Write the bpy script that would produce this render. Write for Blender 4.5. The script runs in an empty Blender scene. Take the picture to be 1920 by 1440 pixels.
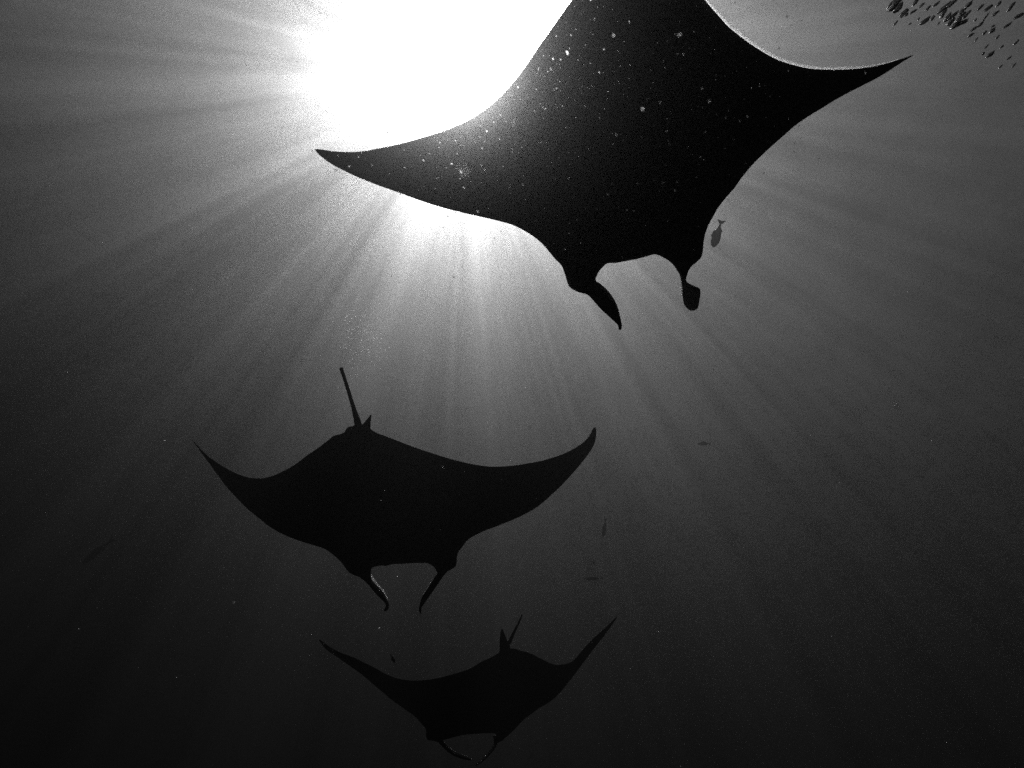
import bpy, bmesh, math, random
from mathutils import Vector, Matrix, noise
from mathutils.geometry import delaunay_2d_cdt
random.seed(11)
S = bpy.context.scene
COL = S.collection
RAD = math.radians

# ---------------------------------------------------------------- camera
PITCH = 45.0                       # the diver looks up at 45 degrees
FPX = 1251.0                       # focal length in pixels of a 1920 wide frame
cam_d = bpy.data.cameras.new('camera')
cam_d.sensor_width = 36.0
cam_d.lens = 36.0 * FPX / 1920.0
cam_d.clip_start = 0.02
cam_d.clip_end = 3000.0
cam_d.dof.use_dof = True
cam_d.dof.focus_distance = 4.4
cam_d.dof.aperture_fstop = 6.3
cam = bpy.data.objects.new('camera', cam_d)
COL.objects.link(cam)
cam.location = (0, 0, 0)
S.camera = cam
RIGHT = Vector((1, 0, 0))
FWD = Vector((0, math.cos(RAD(PITCH)), math.sin(RAD(PITCH))))
UP = Vector((0, -math.sin(RAD(PITCH)), math.cos(RAD(PITCH))))
ROLL = -18.0                       # the camera is held slightly askew
TILT = Matrix.Rotation(RAD(ROLL), 3, FWD)
RIGHT, UP = TILT @ RIGHT, TILT @ UP
cam.rotation_euler = Matrix((RIGHT, UP, -FWD)).transposed().to_euler()

def ray(px, py):
    """unit direction from the diver's eye for a place in the photograph"""
    return (RIGHT * ((px - 960) / FPX) + UP * ((720 - py) / FPX) + FWD).normalized()

# ---------------------------------------------------------------- sky and sun
SUN_DIR = ray(872, 145)
SUN_EL = math.asin(SUN_DIR.z)
SUN_AZ = math.atan2(SUN_DIR.x, SUN_DIR.y)
world = bpy.data.worlds.new('World')
S.world = world
world.use_nodes = True
wn = world.node_tree.nodes
wl = world.node_tree.links
bg = wn['Background']
sky = wn.new('ShaderNodeTexSky')
sky.sky_type = 'NISHITA'
sky.sun_disc = False
sky.sun_elevation = SUN_EL
sky.sun_rotation = SUN_AZ
bw = wn.new('ShaderNodeRGBToBW')          # black and white photograph
wl.new(sky.outputs[0], bw.inputs[0])
wl.new(bw.outputs[0], bg.inputs[0])
bg.inputs[1].default_value = 0.05

sun_d = bpy.data.lights.new('sun', 'SUN')
sun_d.energy = 5.0
sun_d.angle = RAD(0.3)
sun_d.color = (1, 1, 1)
sun = bpy.data.objects.new('sun', sun_d)
COL.objects.link(sun)
sun.location = (0, 0, 90)
sun.rotation_euler = SUN_DIR.to_track_quat('Z', 'Y').to_euler()

vs = S.view_settings
vs.view_transform = 'Standard'
vs.look = 'None'
vs.exposure = 2.35
vs.gamma = 1.0
S.render.engine = 'CYCLES'
cy = S.cycles
cy.max_bounces = 6
cy.volume_bounces = 0
cy.transparent_max_bounces = 24
cy.use_denoising = False            # the grain stays, as in the photograph
cy.sampling_pattern = 'TABULATED_SOBOL'
cy.sample_clamp_indirect = 2.0

# ---------------------------------------------------------------- materials
def nodes_of(name):
    m = bpy.data.materials.new(name)
    m.use_nodes = True
    nt = m.node_tree
    nt.nodes.clear()
    out = nt.nodes.new('ShaderNodeOutputMaterial')
    return m, nt, out

def ramp(nt, pts):
    r = nt.nodes.new('ShaderNodeValToRGB')
    els = r.color_ramp.elements
    while len(els) > 1:
        els.remove(els[-1])
    els[0].position = pts[0][0]
    els[0].color = (pts[0][1],) * 3 + (1,)
    for p, c in pts[1:]:
        e = els.new(p)
        e.color = (c, c, c, 1)
    return r

def skin(name, lo, hi, scale=3.0, rough=0.55, translucent=0.0):
    m, nt, out = nodes_of(name)
    b = nt.nodes.new('ShaderNodeBsdfPrincipled')
    tc = nt.nodes.new('ShaderNodeTexCoord')
    nz = nt.nodes.new('ShaderNodeTexNoise')
    nz.inputs['Scale'].default_value = scale
    nz.inputs['Detail'].default_value = 6
    nt.links.new(tc.outputs['Object'], nz.inputs['Vector'])
    r = ramp(nt, [(0.35, lo), (0.68, hi)])
    nt.links.new(nz.outputs['Fac'], r.inputs[0])
    nt.links.new(r.outputs[0], b.inputs['Base Color'])
    b.inputs['Roughness'].default_value = rough
    b.inputs['Specular IOR Level'].default_value = 0.08
    nf = nt.nodes.new('ShaderNodeTexNoise')
    nf.inputs['Scale'].default_value = 90
    nt.links.new(tc.outputs['Object'], nf.inputs['Vector'])
    bp = nt.nodes.new('ShaderNodeBump')
    bp.inputs['Strength'].default_value = 0.15
    bp.inputs['Distance'].default_value = 0.01
    nt.links.new(nf.outputs['Fac'], bp.inputs['Height'])
    nt.links.new(bp.outputs[0], b.inputs['Normal'])
    if translucent:
        t = nt.nodes.new('ShaderNodeBsdfTranslucent')
        nt.links.new(r.outputs[0], t.inputs['Color'])
        mx = nt.nodes.new('ShaderNodeMixShader')
        mx.inputs[0].default_value = translucent
        nt.links.new(b.outputs[0], mx.inputs[1])
        nt.links.new(t.outputs[0], mx.inputs[2])
        nt.links.new(mx.outputs[0], out.inputs[0])
    else:
        nt.links.new(b.outputs[0], out.inputs[0])
    return m

M_BACK = skin('ray_back', 0.012, 0.03)
M_BELLY = skin('ray_belly', 0.015, 0.05, 2.2)
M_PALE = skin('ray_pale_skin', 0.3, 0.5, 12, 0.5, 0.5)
M_EYE = skin('ray_eye', 0.005, 0.01, 5, 0.2)
M_FISH = skin('fish_skin', 0.03, 0.07, 14, 0.45)

# water body: even, strongly forward scattering
m, nt, out = nodes_of('sea_water')
pv = nt.nodes.new('ShaderNodeVolumePrincipled')
pv.inputs['Color'].default_value = (0.85, 0.85, 0.85, 1)
pv.inputs['Density'].default_value = 0.055
pv.inputs['Anisotropy'].default_value = 0.94
nt.links.new(pv.outputs[0], out.inputs['Volume'])
M_WATER = m

SHAFT_X, SHAFT_Y = 88.5, 150.0  # shifts the surface mask to place the light shafts
# water surface: noise mask added to break the sunlight into shafts
m, nt, out = nodes_of('sea_surface')
tc = nt.nodes.new('ShaderNodeTexCoord')
def nzz(scale, detail, dist):
    n = nt.nodes.new('ShaderNodeTexNoise')
    n.inputs['Scale'].default_value = scale
    n.inputs['Detail'].default_value = detail
    n.inputs['Distortion'].default_value = dist
    nt.links.new(mp.outputs[0], n.inputs['Vector'])
    return n
mp = nt.nodes.new('ShaderNodeMapping')
mp.inputs['Location'].default_value = (SHAFT_X, SHAFT_Y, 0)
nt.links.new(tc.outputs['Object'], mp.inputs['Vector'])
n1 = nzz(1.15, 4, 0.3)
n2 = nzz(0.42, 2, 0.2)
mul = nt.nodes.new('ShaderNodeMath'); mul.operation = 'MULTIPLY_ADD'
mul.inputs[1].default_value = 0.6
sc2 = nt.nodes.new('ShaderNodeMath'); sc2.operation = 'MULTIPLY'
sc2.inputs[1].default_value = 0.4
nt.links.new(n2.outputs['Fac'], sc2.inputs[0])
nt.links.new(n1.outputs['Fac'], mul.inputs[0])
nt.links.new(sc2.outputs[0], mul.inputs[2])
rp = ramp(nt, [(0.42, 0.08), (0.50, 0.45), (0.58, 1.0)])
nt.links.new(mul.outputs[0], rp.inputs[0])
tr = nt.nodes.new('ShaderNodeBsdfTransparent')      # open parts of the mask let the sun straight through
rp2 = nt.nodes.new('ShaderNodeBsdfRefraction')       # closed parts hold the sun back, leaving dark gaps between shafts
rp2.inputs['IOR'].default_value = 1.33
rp2.inputs['Roughness'].default_value = 0.45
mx = nt.nodes.new('ShaderNodeMixShader')
nt.links.new(rp.outputs[0], mx.inputs[0])
nt.links.new(rp2.outputs[0], mx.inputs[1])
nt.links.new(tr.outputs[0], mx.inputs[2])
nt.links.new(mx.outputs[0], out.inputs[0])
M_SURF = m

# drifting specks: thin, bright when the sun stands behind them
m, nt, out = nodes_of('drifting_speck')
def thin_sheet(nt, out, tint, fwd):
    rf = nt.nodes.new('ShaderNodeBsdfRefraction')
    rf.inputs['Color'].default_value = (tint, tint, tint, 1)
    rf.inputs['Roughness'].default_value = 0.75
    rf.inputs['IOR'].default_value = 1.4
    tl = nt.nodes.new('ShaderNodeBsdfTranslucent')
    tl.inputs['Color'].default_value = (tint, tint, tint, 1)
    mx = nt.nodes.new('ShaderNodeMixShader')
    mx.inputs[0].default_value = fwd
    nt.links.new(tl.outputs[0], mx.inputs[1])
    nt.links.new(rf.outputs[0], mx.inputs[2])
    nt.links.new(mx.outputs[0], out.inputs[0])
thin_sheet(nt, out, 0.9, 0.5)
M_SPECK = m
m, nt, out = nodes_of('rim_light_sheet')  # for the added strips that give wing and fins a bright rim
thin_sheet(nt, out, 0.95, 0.75)
M_RIMLIGHT = m

# air bubble in water
m, nt, out = nodes_of('air_bubble')
gl = nt.nodes.new('ShaderNodeBsdfGlass')
gl.inputs['IOR'].default_value = 0.752
gl.inputs['Roughness'].default_value = 0.2
gl.inputs['Color'].default_value = (0.38, 0.38, 0.38, 1)
nt.links.new(gl.outputs[0], out.inputs[0])
M_BUBBLE = m

# ---------------------------------------------------------------- helpers
def mesh_obj(name, verts, faces, mats, parent=None, smooth=True, mat_idx=None):
    me = bpy.data.meshes.new(name)
    me.from_pydata([tuple(v) for v in verts], [], faces)
    for mt in mats:
        me.materials.append(mt)
    if mat_idx:
        for p, i in zip(me.polygons, mat_idx):
            p.material_index = i
    me.update()
    bm = bmesh.new(); bm.from_mesh(me)
    bmesh.ops.recalc_face_normals(bm, faces=bm.faces)
    bm.to_mesh(me); bm.free()
    if smooth:
        for p in me.polygons:
            p.use_smooth = True
    o = bpy.data.objects.new(name, me)
    COL.objects.link(o)
    if parent:
        o.parent = parent
    return o

def empty(name, loc, label, cat, group=None):
    o = bpy.data.objects.new(name, None)
    o.empty_display_size = 0.2
    COL.objects.link(o)
    o.location = loc
    o['label'] = label
    o['category'] = cat
    if group:
        o['group'] = group
    return o

def catmull(pts, closed=True, step=5.0):
    P = [Vector(p) for p in pts]
    n = len(P)
    out = []
    rng = n if closed else n - 1
    for i in range(rng):
        if closed:
            p0, p1, p2, p3 = P[i - 1], P[i], P[(i + 1) % n], P[(i + 2) % n]
        else:
            p0, p1, p2, p3 = P[max(i - 1, 0)], P[i], P[i + 1], P[min(i + 2, n - 1)]
        L = (p2 - p1).length
        k = max(1, int(round(L / step)))
        # centripetal knots
        t01 = max((p1 - p0).length, 1e-4) ** 0.5
        t12 = max(L, 1e-4) ** 0.5
        t23 = max((p3 - p2).length, 1e-4) ** 0.5
        m1 = (p2 - p1 + t12 * ((p1 - p0) / t01 - (p2 - p0) / (t01 + t12)))
        m2 = (p2 - p1 + t12 * ((p3 - p2) / t23 - (p3 - p1) / (t12 + t23)))
        for j in range(k):
            s = j / k
            out.append((2*s**3 - 3*s**2 + 1) * p1 + (s**3 - 2*s**2 + s) * m1
                       + (-2*s**3 + 3*s**2) * p2 + (s**3 - s**2) * m2)
    if not closed:
        out.append(P[-1].copy())
    return out

# ---------------------------------------------------------------- setting: sea
SURF = 60.0
BX = 320.0
def box_water():
    z0, z1 = -220.0, SURF
    v = [(-BX, -BX, z0), (BX, -BX, z0), (BX, BX, z0), (-BX, BX, z0),
         (-BX, -BX, z1), (BX, -BX, z1), (BX, BX, z1), (-BX, BX, z1)]
    f = [(0, 3, 2, 1), (4, 5, 6, 7), (0, 1, 5, 4), (1, 2, 6, 5), (2, 3, 7, 6), (3, 0, 4, 7)]
    o = mesh_obj('water', v, f, [M_WATER], smooth=False)
    o['kind'] = 'structure'
box_water()

def surface():
    n = 160
    v, f = [], []
    for j in range(n + 1):
        for i in range(n + 1):
            x = (i / n - 0.5) * 2 * BX
            y = (j / n - 0.5) * 2 * BX
            z = SURF + 0.6 + 0.25 * noise.noise((x * 0.05, y * 0.05, 3.1)) + 0.12 * noise.noise((x * 0.17, y * 0.17, 7.7))
            v.append((x, y, z))
    for j in range(n):
        for i in range(n):
            a = j * (n + 1) + i
            f.append((a, a + 1, a + n + 2, a + n + 1))
    o = mesh_obj('water_surface', v, f, [M_SURF])
    o['kind'] = 'structure'
surface()

# ---------------------------------------------------------------- manta rays
class Ray:
    """A manta: its own frame (span, forward, up) at its own distance; wings bent by bend()."""
    def __init__(self, centre_px, dist, forward, up, bend, label):
        self.c = ray(*centre_px) * dist
        f = (TILT @ Vector(forward)).normalized()
        u = TILT @ Vector(up)
        u = (u - f * u.dot(f)).normalized()
        self.f, self.u = f, u
        self.s = f.cross(u)          # span axis, to the animal's right
        if self.s.x < 0:
            self.s = -self.s         # keep it running left to right as seen here
        self.bend = bend
        self.root = empty('manta_ray', self.c, label, 'manta ray', 'manta rays swimming in a line overhead')

    def loc(self, p):
        d = p - self.c
        return d.dot(self.s), d.dot(self.f), d.dot(self.u)

    def hit(self, px, py, extra=None):
        d = ray(px, py)
        def g(t):
            x, y, z = self.loc(d * t)
            h = self.bend(x)
            if extra:
                h += extra(x, y)
            return z - h
        # march outwards for the crossing nearest the centre distance
        D = self.c.length
        best, tb = None, None
        a = D * 0.45
        ga = g(a)
        steps = 240
        for i in range(1, steps + 1):
            b = D * (0.45 + 1.35 * i / steps)
            gb = g(b)
            if ga * gb <= 0:
                lo, hi, gl_ = a, b, ga
                for _ in range(40):
                    mid = 0.5 * (lo + hi)
                    gm = g(mid)
                    if gl_ * gm <= 0:
                        hi = mid
                    else:
                        lo, gl_ = mid, gm
                t = 0.5 * (lo + hi)
                if best is None or abs(t - D) < best:
                    best, tb = abs(t - D), t
            a, ga = b, gb
        if tb is None:
            raise RuntimeError('no hit at %s' % ((px, py),))
        x, y, z = self.loc(d * tb)
        return Vector((x, y, z))

    def world(self, v):                       # offset from the root empty
        return self.s * v[0] + self.f * v[1] + self.u * v[2]

    def body(self, outline, head_px, thick):
        pts = catmull(outline, True, 5.0)
        loc = [self.hit(p.x, p.y) for p in pts]
        self.plan = loc
        xs = [p.x for p in loc]; ys = [p.y for p in loc]
        span = max(xs) - min(xs)
        self.span = span
        hx = self.hit(*head_px).x
        n = len(loc)
        v2 = [Vector((p.x, p.y)) for p in loc]
        edges = [(i, (i + 1) % n) for i in range(n)]
        g = span / 64.0
        seg = [(v2[i], v2[(i + 1) % n]) for i in range(n)]
        def dist(q):
            best = 1e9
            for a, b in seg:
                ab = b - a
                t = max(0.0, min(1.0, (q - a).dot(ab) / max(ab.length_squared, 1e-12)))
                d = (a + ab * t - q).length_squared
                if d < best:
                    best = d
            return math.sqrt(best)
        def inside(q):
            c = False
            for a, b in seg:
                if (a.y > q.y) != (b.y > q.y) and q.x < (b.x - a.x) * (q.y - a.y) / (b.y - a.y) + a.x:
                    c = not c
            return c
        allv = list(v2)
        y = min(ys)
        row = 0
        while y < max(ys):
            x = min(xs) + (g / 2 if row % 2 else 0)
            while x < max(xs):
                q = Vector((x, y))
                if inside(q) and dist(q) > g * 0.35:
                    allv.append(q)
                x += g
            y += g * 0.866
            row += 1
        ov, oe, of, *_ = delaunay_2d_cdt(allv, edges, [], 1, 1e-7)
        top, bot, verts = [], [], []
        for q in ov:
            d = dist(q)
            e = min(d / (0.11 * span), 1.0)
            prof = (1 - (1 - e) ** 2) ** 0.6 if e > 1e-4 else 0.0
            core = math.exp(-((q.x - hx) / (0.13 * span)) ** 2)
            t = span * (0.012 + thick * core) * prof
            e2 = min(d / (0.22 * span), 1.0)
            tt = span * (0.012 + thick * core) * e2 * (2 - e2)
            h = self.bend(q.x)
            rel = noise.noise((q.x * 3, q.y * 3, 1.3)) * 0.002 * span * prof
            if d < 1e-5 * span + 1e-6:
                verts.append(self.world((q.x, q.y, h)))
                top.append(len(verts) - 1); bot.append(len(verts) - 1)
            else:
                verts.append(self.world((q.x, q.y, h + tt * 0.55 + rel))); top.append(len(verts) - 1)
                verts.append(self.world((q.x, q.y, h - t * 0.38 + rel))); bot.append(len(verts) - 1)
        faces, mi = [], []
        for f in of:
            faces.append(tuple(top[i] for i in f)); mi.append(0)
            fb = tuple(bot[i] for i in reversed(f))
            if fb[::-1] != faces[-1]:
                faces.append(fb); mi.append(1)
        return mesh_obj('body', verts, faces, [M_BACK, M_BELLY], self.root, True, mi)

    def loft(self, name, pairs, flat, extra=None, pale=None, mats=None, n=12):
        """flattened tube between matching left and right edge points"""
        L = catmull([(a[0], a[1]) for a in pairs], False, 4.0) if False else [Vector((a[0], a[1])) for a in pairs]
        R = [Vector((a[2], a[3])) for a in pairs]
        # smooth resample
        k = max(10, 4 * len(pairs))
        def resample(P):
            out = []
            m_ = len(P) - 1
            for i in range(k + 1):
                t = i / k * m_
                j = min(int(t), m_ - 1); s = t - j
                p0, p1, p2, p3 = P[max(j-1, 0)], P[j], P[j+1], P[min(j+2, m_)]
                out.append(0.5 * ((2*p1) + (p2-p0)*s + (2*p0-5*p1+4*p2-p3)*s*s + (3*p1-p0-3*p2+p3)*s**3))
            return out
        L, R = resample(L), resample(R)
        A = [self.hit(p.x, p.y, extra) for p in L]
        B = [self.hit(p.x, p.y, extra) for p in R]
        A = [self.world(p) for p in A]; B = [self.world(p) for p in B]
        verts, faces, mi = [], [], []
        C = [(a + b) / 2 for a, b in zip(A, B)]
        for i in range(k + 1):
            ax = C[min(i + 1, k)] - C[max(i - 1, 0)]
            w = (B[i] - A[i]) / 2
            nrm = ax.cross(w)
            nrm = nrm.normalized() if nrm.length > 1e-9 else self.u
            if nrm.dot(self.u) < 0:
                nrm = -nrm
            hw = w.length * flat + 0.0008
            for j in range(n):
                a = 2 * math.pi * j / n
                verts.append(C[i] + w * math.cos(a) + nrm * hw * math.sin(a))
        for i in range(k):
            for j in range(n):
                a, b = i * n + j, i * n + (j + 1) % n
                faces.append((a, b, b + n, a + n))
                m_ = 0
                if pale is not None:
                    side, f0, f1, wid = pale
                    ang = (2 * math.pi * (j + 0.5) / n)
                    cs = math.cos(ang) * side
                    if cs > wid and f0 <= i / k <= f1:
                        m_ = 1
                mi.append(m_)
        verts.append(C[0]); verts.append(C[-1] + (C[-1] - C[-2]) * 0.3)
        c0, c1 = len(verts) - 2, len(verts) - 1
        for j in range(n):
            faces.append((c0, (j + 1) % n, j)); mi.append(0)
            faces.append((c1, k * n + j, k * n + (j + 1) % n)); mi.append(0)
        return mesh_obj(name, verts, faces, mats or [M_BACK, M_PALE], self.root, True, mi)

    def edge(self, name, parent, inner, outer, extra=None):
        """added light-passing sheet along an edge, standing in for a sunlit rim"""
        a = catmull(inner, False, 6.0)
        k = len(a)
        b = catmull(outer, False, 3.0)
        verts, faces = [], []
        for i in range(k):
            q = b[min(len(b) - 1, int(round(i / (k - 1) * (len(b) - 1))))]
            for p, off in ((a[i], 0.0), ((a[i] + q) / 2, 0.002), (q, 0.0)):
                h = self.hit(p.x, p.y, extra)
                h.z += off
                verts.append(self.world(h))
        for i in range(k - 1):
            for j in range(2):
                o = i * 3 + j
                faces.append((o, o + 1, o + 4, o + 3))
        return mesh_obj(name, verts, faces, [M_RIMLIGHT], parent)

    def eye(self, px, py, r, lift):
        p = self.hit(px, py)
        me = bpy.data.meshes.new('eye')
        bm = bmesh.new()
        bmesh.ops.create_uvsphere(bm, u_segments=14, v_segments=9, radius=r)
        for v in bm.verts:
            v.co.z *= 0.8
        bm.to_mesh(me); bm.free()
        me.materials.append(M_EYE)
        for q in me.polygons:
            q.use_smooth = True
        o = bpy.data.objects.new('eye', me)
        COL.objects.link(o)
        o.parent = self.root
        o.location = self.world(p + Vector((0, 0, lift)))
        return o

def bend_quad(k, half, lin=0.0, x0=0.0, asym=0.0):
    def f(x):
        t = (x - x0) / half
        return half * (k * t * t * (1 + asym * t) + lin * t)
    return f

# ---- nearest ray, from below, tail out of the top of the picture
m1 = Ray((1165, 230), 3.0, (0.10, -0.99, -0.02), (0.12, 0.0, 1.0), bend_quad(0.06, 1.4),
         'largest manta ray at top, dark underside speckled, wing edge crossing the sun glare')
body1 = [(590,280),(600,280),(625,283.5),(655,285),(685,283),(710,278),(745,271),(775,263),(805,254),(840,242),(880,224),
 (920,197),(955,163),(985,125),(1012,85),(1042,43),(1073,0),(1108,-42),(1142,-76),(1172,-98),(1200,-104),(1232,-98),(1262,-76),(1294,-38),(1322,0),
 (1347,29),(1366,50),(1391,70),(1422,92),(1454,110),(1485,121),(1516,128),(1551,130.5),(1585,130),(1622,127),(1654,121),(1685,112),(1713,103),
 (1688,119),(1647,145),(1610,164),(1572,184),(1541,203),(1513,220),(1488,238),(1463,260),(1435,285),(1410,310),(1391,333),(1376,354),(1360,372),
 (1347,389),(1335,410),(1326,428),(1320,449),(1317.5,475),(1315,482),(1309,489),(1292,503),(1283,512),(1274,513),(1267,503),(1260,494),(1252,488),(1242,482),(1229,477),
 (1215,480),(1197,485),(1177,489),(1155,493),(1139,494),(1132,499),(1122,511),(1116,523),(1100,540),(1080,545),(1067,537),(1060,517),(1052,497),
 (1042,487),(1032,475),(1022,463),(1012,453),(1005,447),(995,440),(980,431),(960,421.5),(929,413),(872,400),(822,387),(785,375),(747,361),(697,343),
 (666,330),(641,318),(619,306),(604,295),(594,286)]
b1 = m1.body(body1, (1180, 300), 0.075)
rim = [(1294,-38),(1322,0),(1347,29),(1366,50),(1391,70),(1422,92),(1454,110),(1485,121),(1516,128),(1551,130.5),(1585,130),(1622,127),(1654,121),(1685,112)]
rw = [4.5, 5.5, 6.5, 7, 7, 7, 6.5, 6, 5.5, 5, 4.5, 4, 3, 1.5]
m1.edge('wing_rim_light', b1, [(x - 1.2, y + 1.2) for x, y in rim], [(x + w * 0.62, y - w * 0.78) if x < 1480 else (x, y - w) for (x, y), w in zip(rim, rw)])  # added strip that makes the backlit rim of the wing
droop1 = lambda x, y: -0.35 * max(0.0, y - 0.72)
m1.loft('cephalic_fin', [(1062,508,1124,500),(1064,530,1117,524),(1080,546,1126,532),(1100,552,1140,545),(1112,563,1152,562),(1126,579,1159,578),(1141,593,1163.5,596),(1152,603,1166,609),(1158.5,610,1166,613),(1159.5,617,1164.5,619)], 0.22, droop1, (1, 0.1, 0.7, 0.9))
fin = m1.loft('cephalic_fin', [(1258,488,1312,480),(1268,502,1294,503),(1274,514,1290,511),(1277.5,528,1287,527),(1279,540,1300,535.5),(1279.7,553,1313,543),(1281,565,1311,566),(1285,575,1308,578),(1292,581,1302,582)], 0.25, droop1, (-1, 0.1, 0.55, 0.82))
m1.edge('fin_rim_light', fin, [(1276,512),(1279,524),(1280,538),(1281,556)], [(1273,508),(1276,524),(1277,540),(1278.5,556)], droop1)  # added strip for the bright inner line of the fin
m1.loft('tail', [(1176,-70,1226,-70),(1188,-104,1214,-106),(1195,-140,1207,-142),(1198,-190,1206,-192),(1200,-250,1206,-252)], 0.8)
m1.loft('dorsal_fin', [(1188,-60,1216,-60),(1192,-84,1213,-86),(1196,-104,1210,-106),(1200,-118,1206,-119)], 0.25, lambda x, y: 0.09)
m1.eye(1069, 522, 0.011, 0.0)
m1.eye(1306, 478, 0.011, 0.0)

# ---- middle ray, swimming towards the diver
m2 = Ray((742, 940), 4.6, (0.02, -0.97, 0.16), (0.05, 0.0, 1.0), bend_quad(0.40, 1.4),
         'middle manta ray, solid black, wing tips curled up and tail standing straight behind')
body2 = [(360.4,825),(371,836),(381.7,847.7),(394,858),(408.7,868.5),(425.4,879),(444,888),(463,894.6),(481.7,897),(496,896),(513,891.5),(533.7,882),
 (556.7,868.5),(573,856),(594,841.5),(615,825.8),(625.4,817.5),(640,813.3),(650,808),(664,801),(680,798),(692,803),(708,812.6),(720,816.4),(748.4,827.7),
 (781,840),(812,850.4),(842.5,859.9),(873,867.5),(901.6,873),(927.8,875),(952,874),(982.5,870),(1015,864),(1044,855.5),(1065.6,846.7),(1085,835.8),
 (1100.6,822.7),(1108,811.7),(1112.7,802),(1116.6,801.2),(1118,810.6),(1116.4,826),(1109.4,842),(1096,861),(1078.8,881.7),(1057,905.8),(1032.8,928.8),
 (1008.8,949.5),(987,962.7),(960.6,975),(934.4,985.6),(908,995.5),(888.4,1005),(877.5,1012),(868.8,1022.8),(860,1034.9),(857,1042.5),(856,1055.6),(853.4,1063),
 (845.8,1067.7),(836,1073),(828,1077),(820,1073.5),(813,1062),(803.75,1056),(793,1053.75),(778.75,1053.75),(753.75,1055.8),(726.7,1059),(705.8,1062),(696.5,1066),(695,1075),
 (690,1085),(680,1084),(668,1079.8),(657,1075),(650.4,1069),(642,1057),(629.6,1044.6),(615,1033),(604.6,1027.5),(585.8,1021.7),(565,1015.4),(546,1008.5),(527.5,1000.4),
 (506.7,988.3),(488,973.75),(465,955),(444,934),(423,911),(404.6,886),(388,863),(371,840.4)]
m2.body(body2, (745, 960), 0.075)
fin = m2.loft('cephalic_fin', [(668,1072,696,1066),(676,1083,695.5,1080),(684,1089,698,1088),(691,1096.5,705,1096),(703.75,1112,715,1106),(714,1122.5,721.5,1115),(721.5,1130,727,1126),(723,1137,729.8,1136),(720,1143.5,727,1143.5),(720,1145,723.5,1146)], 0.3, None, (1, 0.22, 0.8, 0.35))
m2.edge('fin_rim_light', fin, [(694,1078),(698,1090),(706,1100),(715,1110),(721,1118),(725,1126)], [(698,1078),(704.5,1089),(713,1099),(721.5,1109),(725.5,1117.5),(727.5,1126)])  # added strip, the lit streak along this fin
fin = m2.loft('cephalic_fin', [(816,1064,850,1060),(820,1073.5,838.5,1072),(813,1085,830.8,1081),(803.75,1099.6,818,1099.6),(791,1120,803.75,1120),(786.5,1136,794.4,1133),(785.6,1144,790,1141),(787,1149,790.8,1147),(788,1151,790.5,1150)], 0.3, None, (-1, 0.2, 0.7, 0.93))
m2.edge('fin_rim_light', fin, [(814,1086),(806,1098),(797,1112),(791,1124)], [(813,1084),(804,1097.5),(795.3,1111.5),(789.8,1123.5)])
m2.loft('tail', [(664,812,684,812),(665,797,679,797),(662.5,782,672.5,780),(660,769,667.5,767),(655.3,751,661.6,749),(648.8,729,654.7,727),(642.6,709,648.2,707),(638.2,696,643.9,694.3),(636.2,690.8,642.6,689)], 0.8)
m2.loft('dorsal_fin', [(676,812,695,812),(677,800,694.6,804),(684,791,695,794),(690,783.5,696,784),(694.6,777.5,696.6,778)], 0.3, lambda x, y: 0.03)
m2.loft('pelvic_fin', [(646,812,660,808),(648,806,660,803),(652,801.5,661,800.5),(656,801,660,800.5)], 0.4)
m2.loft('pelvic_fin', [(657,812,672,808),(659,802,670,800),(662,798.5,668,797.5),(664,798,667,797.5)], 0.4)
m2.eye(659, 1070, 0.011, 0.0)
m2.eye(851, 1055, 0.011, 0.0)

# ---- farthest ray at the bottom, dim
m3 = Ray((880, 1300), 8.6, (-0.20, -0.95, 0.22), (-0.16, 0.0, 1.0), bend_quad(0.55, 1.89),
         'dimmest manta ray at bottom, wings raised in a wide V, fins curved together')
body3 = [(597.7,1198.3),(607,1204.6),(621.7,1215),(640.4,1224.4),(663,1232.7),(684,1243),(705,1253.5),(725.8,1265),(746.7,1272.3),(767.5,1275.8),(788,1275.8),(813,1273),
 (842.5,1266),(865,1259.3),(884,1252.3),(901.7,1241),(920.4,1232.7),(933,1225.4),(942,1219),(955,1216),(964,1216),(976.7,1220),(993,1224.4),(1014,1234.8),(1031,1243),(1043,1246.7),
 (1058,1245),(1070,1242),(1078.75,1234.8),(1091,1220),(1106,1203.5),(1122.5,1188),(1139,1173),(1158,1155.6),(1147.5,1172),(1133,1192),(1114,1216),(1095,1241),
 (1078.75,1263),(1064,1281.7),(1047.5,1301.5),(1031,1316),(1010,1328.5),(993,1341),(978.75,1352.5),(964,1369),(951.7,1379.6),(941,1388),(934,1392),(928.75,1389),(930,1376),
 (924.6,1373),(901.7,1373.3),(881,1375.3),(861,1379.6),(842.5,1384.8),(831,1388),(824,1392),(811,1388.5),(802,1387.5),(799,1381.7),(798.75,1368),(790,1356.7),(776,1342),(757,1328.5),(738,1315),(717.5,1298),
 (694.6,1278.5),(676,1263),(655,1248),(630,1230.6),(611,1217)]
m3.body(body3, (890, 1310), 0.07)
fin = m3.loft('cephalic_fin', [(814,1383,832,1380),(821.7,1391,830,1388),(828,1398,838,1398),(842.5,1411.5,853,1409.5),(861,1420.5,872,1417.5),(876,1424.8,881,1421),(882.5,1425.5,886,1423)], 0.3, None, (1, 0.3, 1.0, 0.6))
m3.edge('fin_rim_light', fin, [(838,1399),(853,1410.5),(871.7,1419),(884,1424)], [(838.2,1398.2),(853.4,1409.6),(872,1418),(885,1422.2)])
fin = m3.loft('cephalic_fin', [(924,1380,944,1380),(926,1391,934,1392),(921.5,1402,928.5,1403),(910,1416,916,1418),(899,1427,903.5,1429.5),(889.5,1433.6,892.5,1435.6)], 0.3, None, (-1, 0.25, 1.0, 0.1))
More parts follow.
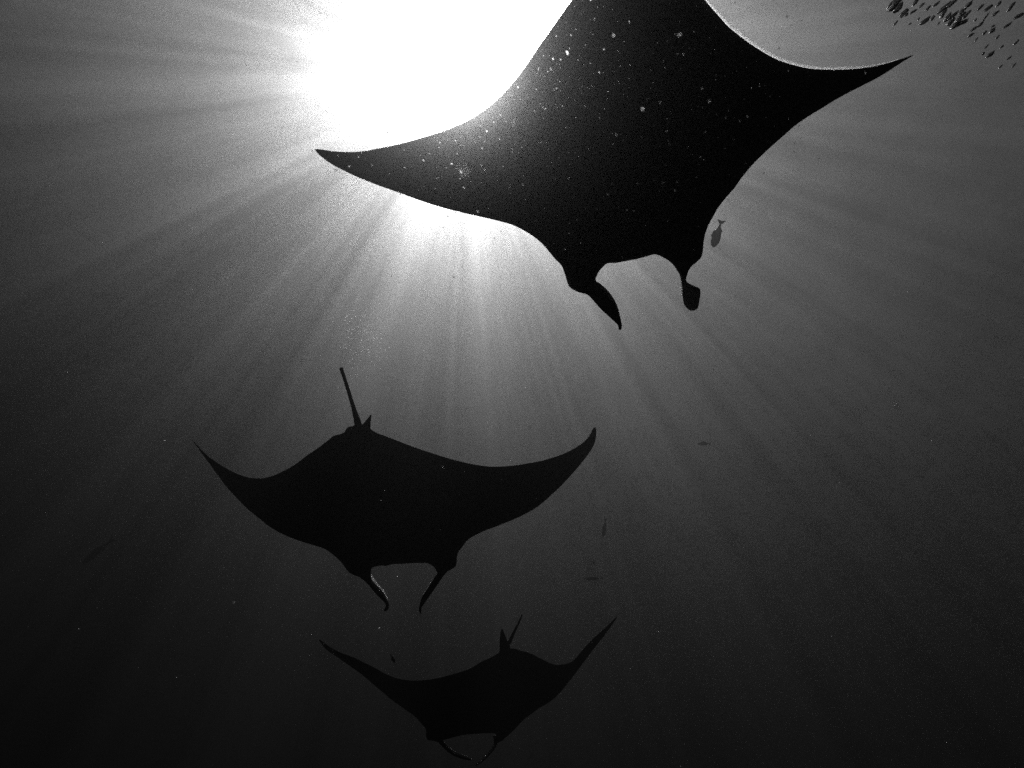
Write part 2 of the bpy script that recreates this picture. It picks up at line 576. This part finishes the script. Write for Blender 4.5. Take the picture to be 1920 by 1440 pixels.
m3.edge('fin_rim_light', fin, [(930,1391),(924,1402.5),(912.5,1417),(900.5,1428.5),(891,1434.8)], [(929,1390.6),(922.2,1402),(910.6,1416.4),(899.3,1427.4),(890,1433.6)])
m3.loft('tail', [(944,1226,957,1226),(946.5,1213,953,1213.5),(953.5,1201.5,958.5,1203.5),(960,1189,963.6,1191),(968.6,1172.2,971.4,1173.4),(974.6,1160.5,976.9,1161.4),(978,1152.3,979.6,1152.8)], 0.8)
m3.loft('dorsal_fin', [(935.5,1228,957,1228),(936.5,1215,956,1209),(936.8,1202,951.5,1201.5),(938,1190,947,1191),(940,1179,943,1180.5)], 0.3, lambda x, y: 0.03)
m3.eye(803, 1379, 0.011, 0.0)
m3.eye(946, 1378, 0.011, 0.0)

# ---------------------------------------------------------------- fish
def fish(head_px, tail_px, d_head, d_tail, deep, label, roll=0.0):
    a = ray(*head_px) * d_head
    b = ray(*tail_px) * d_tail
    ax = a - b
    L = ax.length
    x = ax.normalized()                                   # towards the head
    toward = -((a + b) / 2).normalized()
    zc = x.cross(toward).normalized()                     # across, in the picture
    yc = zc.cross(x).normalized()
    q = Matrix.Rotation(roll, 3, x)
    zc, yc = q @ zc, q @ yc
    root = empty('fish', (a + b) / 2, label, 'fish', 'fish scattered around the manta rays')
    mid = (a + b) / 2
    P = lambda s, u, w: b - mid + x * (s * L) + zc * (u * L) + yc * (w * L)
    prof = [(0.10, 0.15), (0.16, 0.20), (0.24, 0.34), (0.36, 0.60), (0.50, 0.85), (0.64, 1.0), (0.78, 0.95), (0.89, 0.72), (0.96, 0.42), (1.0, 0.08)]
    n = 14
    v, f = [], []
    for s, w in prof:
        for j in range(n):
            t = 2 * math.pi * j / n
            v.append(P(s, 0.5 * deep * w * math.cos(t), 0.3 * deep * w * math.sin(t)))
    for i in range(len(prof) - 1):
        for j in range(n):
            p, q_ = i * n + j, i * n + (j + 1) % n
            f.append((p, q_, q_ + n, p + n))
    v.append(P(1.005, 0, 0)); v.append(P(0.09, 0, 0))
    k = (len(prof) - 1) * n
    for j in range(n):
        f.append((k + j, k + (j + 1) % n, len(v) - 2))
        f.append(((j + 1) % n, j, len(v) - 1))
    mesh_obj('body', v, f, [M_FISH], root)
    def fin(name, pts, th=0.008):
        vv = [P(s, u, th) for s, u in pts] + [P(s, u, -th) for s, u in pts]
        m_ = len(pts)
        ff = [tuple(range(m_)), tuple(range(2*m_ - 1, m_ - 1, -1))]
        ff += [(i, (i + 1) % m_, m_ + (i + 1) % m_, m_ + i) for i in range(m_)]
        mesh_obj(name, vv, ff, [M_FISH], root, smooth=False)
    h = deep
    fin('tail_fin', [(0.15, 0.05*h), (0.09, 0.25*h), (0.0, 0.5*h), (0.0, 0.3*h), (0.03, 0.0), (0.0, -0.3*h), (0.0, -0.5*h), (0.09, -0.25*h), (0.15, -0.05*h)])
    fin('dorsal_fin', [(0.70, 0.46*h), (0.60, 0.60*h), (0.44, 0.52*h), (0.36, 0.26*h)])
    fin('anal_fin', [(0.46, -0.37*h), (0.38, -0.46*h), (0.30, -0.28*h), (0.28, -0.15*h)])
    return root

fish((1337, 464), (1353, 413), 15, 15.2, 0.31, 'grey fish diving head down beside the right head fin of largest ray')
fish((741, 1243), (732, 1227), 8.0, 8.0, 0.3, 'small black fish above the left wing of the dimmest ray')
fish((1309, 832), (1333, 832), 42, 42, 0.34, 'faint round-bodied fish right of the middle ray wing tip', 0.3)
fish((1131, 1007), (1136, 972), 40, 40, 0.2, 'faint upright fish below the right wing of the middle ray')
fish((1095, 1086), (1131, 1084), 40, 40, 0.16, 'faint level fish above the right wing tip of the dimmest ray')
fish((155, 1056), (213, 1010), 46, 46, 0.2, 'dim fish alone in the dark water at lower left', 0.4)

# ---------------------------------------------------------------- air bubbles, top right
def bubble_mesh(seed):
    me = bpy.data.meshes.new('air_bubble')
    bm = bmesh.new()
    bmesh.ops.create_icosphere(bm, subdivisions=3, radius=1.0)
    off = Vector((seed * 3.7, seed * 1.9, 0))
    for v in bm.verts:
        v.co *= 1 + 0.45 * noise.noise(v.co * 1.2 + off) + 0.12 * noise.noise(v.co * 3.0 + off)
        if v.co.z < 0:
            v.co.z *= 0.75
    bm.to_mesh(me); bm.free()
    me.materials.append(M_BUBBLE)
    for p in me.polygons:
        p.use_smooth = True
    return me
BM = [bubble_mesh(k) for k in range(5)]
spots = [(1677,8,9,16),(1682,16,7,10),(1693,26,5,9),(1699,28,3,4),(1712,22,3,6),(1679,44,2.5,5),(1733,40,5,9),(1748,35,3,5),(1706,45,2,3),
 (1772,14,5,14),(1768,27,4.5,8),(1776,34,5,8),(1782,42,5,8),(1790,48,5,9),(1797,46,4,10),(1804,21,4,7),(1786,30,4,9),(1800,34,5,10),(1806,42,4,8),
 (1820,66,3,5),(1830,75,2,4),(1848,32,2,7),(1846,62,2.5,4),(1860,58,4,6),(1862,49,2,3),(1829,38,2,3),(1849,88,2,4),(1843,101,2.5,3),(1856,103,4,8),
 (1876,125,2,4),(1900,124,2,5),(1892,109,2,4),(1870,70,2,4),(1715,6,4,8),(1728,10,3,5),(1740,16,3,5),(1755,8,3,6),(1785,6,4,11),(1815,10,4,8),(1838,14,3,6),
 (1866,26,3,6),(1888,48,3,7),(1905,80,2.5,5),(1878,88,2,4),(1910,30,4,8),(1895,14,4,8),(1760,44,2,3),(1722,36,1.8,3),(1668,20,2,3),(1826,54,3,6),(1812,28,3.5,8),(1838,46,3,6),(1852,16,3.5,7),(1872,8,3,6)]
for i, (px, py, a, b) in enumerate(spots):
    D = random.uniform(2.6, 3.6)
    d = ray(px, py)
    o = bpy.data.objects.new('air_bubble', BM[i % 5])
    COL.objects.link(o)
    o.location = d * D
    k = D / FPX * 0.7
    # stretched up and outward as they rise
    rise = (ray(px + 12, py - 11) - d).normalized()
    side = d.cross(rise).normalized()
    dep = rise.cross(side)
    j = random.uniform(-0.25, 0.25)
    rise, side = (rise + side * j).normalized(), (side - rise * j).normalized()
    M3 = Matrix((side, dep, rise)).transposed()
    o.rotation_euler = M3.to_euler()
    o.scale = (a * k * 0.85, a * k * 0.85, b * k * 1.3)
    o['label'] = 'air bubble in the rising cloud at the top right corner'
    o['category'] = 'air bubble'
    o['group'] = 'air bubbles rising at top right'

# ---------------------------------------------------------------- drifting specks
def specks(name, items, mat):
    """thin irregular flakes of plankton and slime, a millimetre or two across"""
    v, f = [], []
    for p, r in items:
        ax = Vector((random.gauss(0, 1), random.gauss(0, 1), random.gauss(0, 1.6))).normalized()
        t = ax.orthogonal().normalized()
        w = ax.cross(t)
        e = random.uniform(1.0, 2.2)
        b = len(v)
        for k in range(6):
            a = k * math.pi / 3
            q = r * random.uniform(0.75, 1.2)
            v.append(p + t * q * e * math.cos(a) + w * q * math.sin(a) + ax * random.uniform(-0.2, 0.2) * r)
        f.append(tuple(b + i for i in range(6)))
    return mesh_obj(name, v, f, [mat], smooth=False)
items = []
while len(items) < 5200:
    p = Vector((random.uniform(-4.5, 4.5), random.uniform(-1.5, 5.5), random.uniform(-0.8, 5.5)))
    z = p.dot(FWD)
    if p.length < 1.1 or p.length > 6.5 or z < 0.3:
        continue
    items.append((p, random.choice((0.0004, 0.0005, 0.0006, 0.0008, 0.0015)) * random.uniform(0.7, 1.3)))
# the dense drift just in front of the nearest ray
for _ in range(2800):
    px, py = random.gauss(1010, 210), random.gauss(210, 120)
    items.append((ray(px, py) * random.uniform(1.2, 2.5), random.choice((0.0003, 0.0004, 0.0005, 0.0006, 0.0008, 0.001, 0.0016))))
# a few right in front of the lens, out of focus
for px, py, d_, r in ((870,318,0.2,0.0008),(962,232,0.5,0.0012),(1680,762,0.32,0.001),(1274,65,0.6,0.001),(1205,205,0.7,0.0011),(1330,190,0.7,0.001),
                      (1113,1056,0.8,0.0014),(1150,66,0.8,0.0012),(722,920,0.8,0.0012),(830,875,0.9,0.0016),(568,1248,0.8,0.0016)):
    items.append((ray(px, py) * d_, r))
# loose puffs of finer specks
def puff(px, py, sx, sy, d0, d1, n, r0, r1):
    for _ in range(n):
        items.append((ray(random.gauss(px, sx), random.gauss(py, sy)) * random.uniform(d0, d1), random.uniform(r0, r1)))
puff(680, 640, 26, 34, 4.4, 5.4, 1900, 0.0005, 0.0016)
puff(575, 1205, 26, 30, 4.6, 5.6, 260, 0.0003, 0.0009)
puff(1362, 395, 6, 22, 3.2, 3.8, 40, 0.0006, 0.0012)
o = specks('marine_snow', items, M_SPECK)
o['kind'] = 'stuff'
o['label'] = 'fine pale specks drifting through the water everywhere'
o['category'] = 'marine snow'

print('TRIS', sum(len(p.vertices) - 2 for ob in bpy.data.objects if ob.type == 'MESH' for p in ob.data.polygons))
